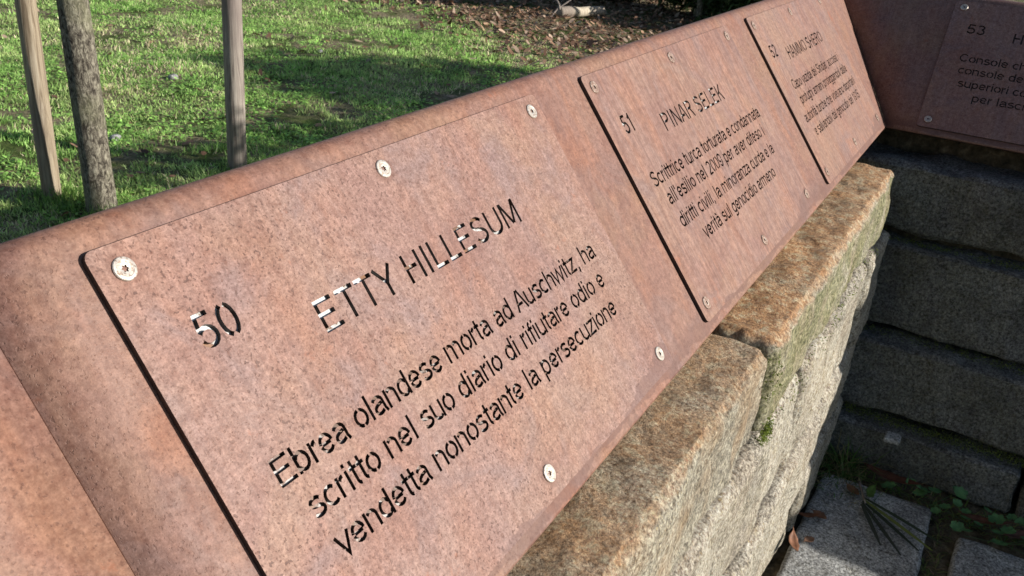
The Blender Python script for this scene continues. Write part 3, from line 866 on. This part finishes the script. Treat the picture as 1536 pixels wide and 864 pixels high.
# hedge along the back of the lawn
hedge_specs = [(11.2, 2.9, 0.95, 'dense dark evergreen shrub at the far right end of the lawn, behind the steel edge'),
               (11.9, 4.6, 0.9, 'dark evergreen shrub beyond the leaf litter, second from the right'),
               (12.0, 6.3, 0.9, 'dark evergreen shrub beyond the leaf litter, left of the pale log'),
               (11.4, 8.2, 0.9, 'dark evergreen shrub at the far left end of the leaf litter'),
               (10.9, 1.25, .58, 'dark evergreen shrub farthest right, behind the corner of the steel cladding')]
for k, (hx, hy, hr, lab) in enumerate(hedge_specs):
    h_ = empty('evergreen_shrub', (hx, hy, ZL), lab, 'shrub', 'evergreen shrubs behind the lawn')
    local(tree_crown('crown', hx, hy, ZL + .75 * hr, hr * 1.2, 18000, M['leaf'], h_, leaf=(.06, .12), base=(.045, .07, .025), flat=.85, seed=80 + k), h_)
    for q in range(5):
        a = q * 1.3 + k
        local(pole('stem', (hx + .25 * math.cos(a), hy + .25 * math.sin(a), ZL - .05), (hx + .6 * math.cos(a + .4), hy + .6 * math.sin(a + .4), ZL + 1.2), 0.045, .02, M['bark'], h_, wob=.12, seed=q + k, nring=10, nang=8), h_)
# the big tree that shades part of the lawn (stands beyond the right hand wall)
bt = empty('garden_tree', (8.2, -2.4, ZL), 'broad leafy tree beyond the right hand wall that shades the lawn', 'tree')
local(pole('trunk', (8.2, -2.4, ZL - .1), (7.6, -2.2, 1.5), .14, .07, M['bark'], bt, wob=.1, seed=5, nring=20, nang=14, lump=.08), bt)
for k in range(6):
    a = k * 2.4; zz = .4 + k * .12
    local(pole('limb', (7.9, -2.3, zz), (7.9 + .8 * math.cos(a), -2.3 + .6 * math.sin(a), zz + .3), 0.05, 0.012, M['bark'], bt, wob=.12, seed=k, nring=10, nang=8), bt)
local(tree_crown('crown', 7.7, -2.2, 1.22, .85, 2600, M['leaf'], bt, leaf=(.06, .13), base=(.06, .11, .03), flat=.24, seed=5), bt)

# unseen hedge added beyond the right hand wall to shade the lawn
hd = empty('shade_hedge', (6.6, -2.4, ZL), 'unseen green hedge added beyond the right hand wall to shade the lawn', 'hedge')
n = 11000
P = np.stack([nrg.uniform(4.5, 8.7, n), nrg.uniform(-2.7, -2.1, n), ZL + nrg.uniform(0.05, 1.0, n) ** .8 * 2.47 + .03 * np.sin(nrg.uniform(0, 6, n))], 1)
D = nrg.normal(0, 1, (n, 3)); D /= np.linalg.norm(D, axis=1)[:, None]
local(leafy('foliage', P, D, np.cross(D, nrg.normal(0, 1, (n, 3))), nrg.uniform(.06, .12, n), nrg.uniform(.035, .06, n), np.array([.05, .10, .03]) * nrg.uniform(.5, 1.6, n)[:, None], M['leaf'], bend=.1, parent=hd), hd)
for k in range(9):
    local(pole('stem', (4.7 + k * .47, -2.4, ZL - .05), (4.75 + k * .47, -2.42, .8), .03, .012, M['bark'], hd, wob=.08, seed=k + 3, nring=8, nang=8), hd)

# log and dry branch in the litter
lg = pole('log', (9.66, 4.30, ZL + .06), (10.22, 3.98, ZL + .07), .062, .055, M['log'], seed=4, lump=.05, wob=.02, nring=20, nang=16)
tag(lg, 'short pale barkless log lying in the leaf litter at the top', 'log')
db = empty('dry_branch', (9.5, 4.25, ZL), 'thin bare dry branch leaning beside the pale log', 'branch')
for (a, c_) in (((9.45, 4.3, ZL), (10.1, 4.1, ZL + .5)), ((9.6, 4.26, ZL + .1), (9.75, 4.6, ZL + .42)), ((9.8, 4.2, ZL + .28), (10.2, 4.3, ZL + .5))):
    local(pole('twig', a, c_, .011, .005, M['stake_b'], db, wob=.04, nring=10, nang=6), db)

# ------------------------------------------------------------------ corner at the foot of the walls
def tuft(n, cx, cy, sx, sy, z0, L0, L1, wd, cols, seed, lean=.9, bend=.5):
    r = np.random.default_rng(seed)
    x = r.normal(cx, sx, n); y = r.normal(cy, sy, n)
    az = r.uniform(0, 6.28, n); le = np.abs(r.normal(lean, .4, n))
    D = np.stack([np.cos(az) * le, np.sin(az) * le, np.ones(n)], 1); D /= np.linalg.norm(D, axis=1)[:, None]
    Nn = np.stack([-np.sin(az), np.cos(az), np.zeros(n)], 1)
    c_ = np.array(cols)[r.integers(0, len(cols), n)] * r.uniform(.6, 1.4, n)[:, None]
    return np.stack([x, y, np.full(n, z0)], 1), D, Nn, r.uniform(L0, L1, n), r.uniform(.5, 1.2, n) * wd, c_
parts = [tuft(170, 2.46, -.47, .05, .035, -1.49, .08, .24, .006, [(.09, .17, .035), (.13, .20, .06), (.25, .22, .11)], 1),
         tuft(110, 2.33, -.50, .06, .06, -1.48, .03, .10, .005, [(.09, .17, .035), (.25, .22, .11)], 2),
         tuft(90, 2.44, -.60, .03, .08, -1.49, .03, .12, .005, [(.09, .16, .035), (.2, .18, .1)], 3),
         tuft(260, 2.10, -.81, .22, .018, -1.50, .012, .05, .006, [(.09, .13, .035), (.16, .17, .06), (.2, .15, .09)], 4, 1.0),
         tuft(300, 2.42, -.95, .04, .22, -1.49, .02, .07, .006, [(.08, .14, .03), (.15, .17, .05)], 5, 1.0),
         tuft(120, 1.6, -.81, .35, .018, -1.50, .012, .05, .006, [(.09, .13, .035), (.16, .17, .06)], 6, 1.0)]
base_parts = [tuft(420, 2.25, 3.33, .10, .10, ZL - .01, .05, .15, .007, [(.13, .26, .05), (.2, .32, .08)], 11, .5), tuft(520, 2.26, 2.98, .12, .10, ZL - .01, .05, .15, .007, [(.13, .26, .05), (.2, .32, .08)], 12, .5), tuft(300, 3.13, 2.96, .10, .08, ZL - .01, .05, .13, .007, [(.13, .26, .05), (.2, .32, .08)], 13, .5)]
B_ = [np.concatenate([p[i] for p in base_parts]) for i in range(6)]
lgx = leafy('long_grass', *B_[:5], B_[5], M['blade'], bend=.35, segs=2, tip=.1)
lgx['kind'] = 'stuff'
A_ = [np.concatenate([p[i] for p in parts]) for i in range(6)]
wg = leafy('wall_foot_grass', *A_[:5], A_[5], M['blade'], bend=.45, segs=2, tip=.15)
wg['kind'] = 'stuff'
# moss in the joints
def mossbatch():
    r = np.random.default_rng(3); P = []
    def line(n, f):
        for _ in range(n): P.append(f(r))
    line(2600, lambda r: (XW[0] - .03 + r.uniform(-.02, .03), -r.uniform(.35, 1.5), -.735 + r.normal(0, .008)))
    line(1600, lambda r: (XW[1] - .02 + r.uniform(-.02, .03), -r.uniform(.35, 1.5), -1.045 + r.normal(0, .008)))
    line(3000, lambda r: (XW[2] - .03 + r.uniform(-.02, .03), -r.uniform(.42, 1.5), -1.32 + r.normal(0, .010)))
    line(500, lambda r: (r.normal(1.225, .018), -.388 + r.normal(0, .005), -.69 + r.normal(0, .014)))
    line(90, lambda r: (r.normal(1.187, .008), -.385 + r.normal(0, .01), -.55 + r.normal(0, .03)))
    line(260, lambda r: (r.uniform(1.3, 2.5), -.392 + r.normal(0, .008), -.70 + r.normal(0, .01)))
    return np.array(P)
P = mossbatch(); n = len(P)
D = nrg.normal(0, 1, (n, 3)); D[:, 2] += .7; D /= np.linalg.norm(D, axis=1)[:, None]
ms = leafy('moss', P, D, np.cross(D, nrg.normal(0, 1, (n, 3))), nrg.uniform(.003, .009, n), nrg.uniform(.002, .0045, n), np.array([.13, .17, .03]) * nrg.uniform(.4, 1.6, n)[:, None], M['blade'], bend=.1)
ms['kind'] = 'stuff'

# fallen leaves lying one by one
def leaf_obj(name, c, length, width, az, colr, label, group, curl=.25, tilt=.0, cat='leaf'):
    """a single curled leaf with a midrib fold and a stalk"""
    vs = []; fs = []; n = 10
    for i in range(n + 1):
        t = i / n
        w = width * (math.sin(math.pi * (t * .92 + .04)) ** .9) * (1 + .08 * math.sin(t * 19))
        xx = (t - .5) * length; zz = curl * length * (t - .5) ** 2 * 2
        for s, k in ((-1, .30), (-.5, .10), (0, 0), (.5, .10), (1, .30)):
            vs.append((xx, s * w / 2, zz + k * w * .8))
    for i in range(n):
        for j in range(4):
            fs.append((i * 5 + j, i * 5 + j + 1, (i + 1) * 5 + j + 1, (i + 1) * 5 + j))
    b0 = len(vs)
    vs += [(length * .5, -.002, curl * length * .5), (length * .5, .002, curl * length * .5), (length * .72, .001, curl * length * .6)]
    fs.append((b0, b0 + 1, b0 + 2))
    o = meshobj(name, vs, fs, M['leaf'], smooth=True)
    at = o.data.attributes.new('col', 'FLOAT_COLOR', 'POINT')
    buf = []
    for v_ in vs:
        f = 1 + .5 * noise.noise(Vector(v_) * 60 + Vector(c)); buf += [colr[0] * f, colr[1] * f, colr[2] * f, 1]
    at.data.foreach_set('color', buf)
    o.location = Vector(c) * S
    o.rotation_euler = (tilt, rnd.uniform(-.15, .15), az)
    so_ = o.modifiers.new('t', 'SOLIDIFY'); so_.thickness = .0006
    return tag(o, label, cat, group)
ZP = -1.462
GL = 'fallen leaves at the foot of the walls'
leaf_obj('fallen_leaf', (2.44, -.635, ZP + .005), .19, .05, -1.75, (0.088, 0.036, 0.022), 'long brown leaf along the foot of the shaded wall, above the green twig', GL)
leaf_obj('fallen_leaf', (2.385, -.93, ZP), .16, .035, -1.35, (0.110, 0.047, 0.028), 'long thin brown leaf among the round green leaves', GL)
leaf_obj('fallen_leaf', (2.37, -1.03, ZP), .13, .04, -.9, (0.121, 0.061, 0.044), 'brown leaf right of the round green leaves at the frame edge', GL)
leaf_obj('fallen_leaf', (2.06, -.443, ZP + .01), .075, .035, 2.2, (0.165, 0.072, 0.039), 'curled red brown leaf standing between sunlit wall and slab', GL, curl=.35, tilt=.3)
leaf_obj('fallen_leaf', (1.90, -.432, ZP + .012), .08, .035, .4, (0.198, 0.094, 0.055), 'curled orange brown leaf lowest at the edge of the sunlit slab', GL, curl=.4, tilt=.3)
leaf_obj('fallen_leaf', (2.10, -.470, ZP), .05, .035, 1.2, (0.182, 0.094, 0.055), 'small broad brown leaf on the slab edge just in shade', GL)
leaf_obj('fallen_leaf', (1.96, -.470, ZP), .04, .028, 2.6, (0.220, 0.127, 0.083), 'small pale brown leaf at the border of sun and shade', GL)
leaf_obj('fallen_leaf', (2.30, -.535, ZP), .06, .035, .8, (0.165, 0.088, 0.044), 'faded orange leaf beside the grass tuft on the slab', GL)
leaf_obj('fallen_leaf', (2.30, -.585, ZP + .015), .10, .032, -.1, (0.066, 0.110, 0.022), 'single fresh green leaf standing on the shaded slab', GL, tilt=.5)
# twig of narrow dark leaves lying on the slab
tw = empty('leafy_twig', (2.20, -.62, ZP), 'dark twig with long narrow green leaves lying on the shaded slab', 'twig')
local(pole('twig_stem', (2.36, -.545, ZP + .006), (2.24, -.585, ZP + .012), .005, .003, M['stake_b'], tw, nring=6, nang=6), tw)
for k, (a, ln, cc) in enumerate(((-1.95, .27, (.030, .042, .022)), (-2.12, .27, (.11, .13, .03)), (-2.25, .25, (.022, .03, .018)), (-2.5, .25, (.03, .035, .025)), (-2.68, .20, (.035, .04, .03)))):
    o_ = Vector((2.27 - .01 * k, -.575, ZP + .012))
    L_ = leafy('narrow_leaf', np.array([o_]), np.array([[math.cos(a), math.sin(a), .03]]), np.array([[-math.sin(a), math.cos(a), .12]]), np.array([ln]), np.array([.013]), np.array([cc]), M['leaf'], bend=.03, segs=6, parent=tw)
    local(L_, tw)
# round-leaved ground plants
def round_leaf_mesh(R_=.030):
    vs = [(0, 0, 0)]; fs = []; n = 28
    for i in range(n):
        a = 2 * math.pi * i / n
        r = R_ * (1 + .10 * math.cos(a * 7)) * (0.55 if i == 0 else 1)
        vs.append((r * math.cos(a), r * math.sin(a), R_ * .16 + R_ * .06 * math.cos(a * 7)))
        vs.append((r * .5 * math.cos(a), r * .5 * math.sin(a), R_ * .05))
    for i in range(n):
        j = (i + 1) % n
        fs.append((0, 2 + 2 * i, 2 + 2 * j)); fs.append((2 + 2 * i, 1 + 2 * i, 1 + 2 * j, 2 + 2 * j))
    return vs, fs
b = NB('round_leaf_green'); v = b.coord()
M['rleaf'] = b.done(b.ramp(b.noise(v, 45, 4), [(.35, (.03, .085, .03)), (.65, (.075, .17, .06))]), .5, spec=.35)
vs, fs = round_leaf_mesh()
rme = bpy.data.meshes.new('round_leaf'); rme.from_pydata([tuple(c * S for c in p) for p in vs], [], fs); rme.materials.append(M['rleaf']); rme.update()
plants = [((2.40, -.77), 7, 'low plant with round scalloped leaves nearest the dark twig'), ((2.37, -.90), 9, 'low plant with round scalloped leaves in the joint between slabs'), ((2.33, -1.00), 9, 'low plant with round scalloped leaves farthest right by the slab')]
for k, ((cx, cy), nn, lab) in enumerate(plants):
    e_ = empty('ground_plant', (cx, cy, -1.48), lab, 'plant', 'round leaved plants at the wall foot')
    for q in range(nn):
        a = q * 2.4 + k; rr_ = .03 + .026 * q ** .8 
        px_, py_, pz_ = rr_ * math.cos(a) * .7, rr_ * math.sin(a), .035 + .02 * rnd.random()
        o = bpy.data.objects.new('round_leaf', rme); link(o, e_)
        o.location = Vector((px_, py_, pz_)) * S; sc_ = rnd.uniform(.5, .85); o.scale = (sc_,) * 3
        o.rotation_euler = (rnd.uniform(-.4, .4), rnd.uniform(-.4, .4), rnd.uniform(0, 6.28))
    sv = []; sf = []
    for q in range(nn):
        a = q * 2.4 + k; rr_ = .03 + .026 * q ** .8
        b0 = len(sv); sv += [(0, 0, 0), (.002, .002, 0), (rr_ * math.cos(a) * .7, rr_ * math.sin(a), .034), (rr_ * math.cos(a) * .7 + .002, rr_ * math.sin(a), .034)]
        sf.append((b0, b0 + 1, b0 + 3, b0 + 2))
    meshobj('stalks', sv, sf, M['rleaf'], e_)
# a small pale pebble caught on the shaded wall
pb = stone_mesh(2.47, 2.53, -.63, -.575, -1.345, -1.325, M['slab'], 91, amp=.004, res=.01, rr=.009, name='pebble', fine=0)
tag(pb, 'small pale flat pebble lying on the lowest course of the shaded wall', 'pebble')
# stones in the lawn
for k, (sx_, sy_, rr_, lab) in enumerate(((3.05, 3.9, .035, 'grey stone in the grass right of the young tree trunk'), (4.35, 4.85, .04, 'pale grey stone in the grass between trunk and right stake'), (5.9, 4.75, .03, 'small whitish stone in the grass near the leaf litter'))):
    zz = lawn_z(sx_, sy_)
    o = stone_mesh(sx_ - rr_, sx_ + rr_, sy_ - rr_ * .7, sy_ + rr_ * .7, zz - .02, zz + rr_ * .9, M['slab'], 95 + k, amp=.01, res=.012, rr=.02, name='lawn_stone', fine=0)
    tag(o, lab, 'stone', 'stones lying in the lawn')
for o in sc.objects:
    if o.name.startswith('paving_slab'): local(o, pav)
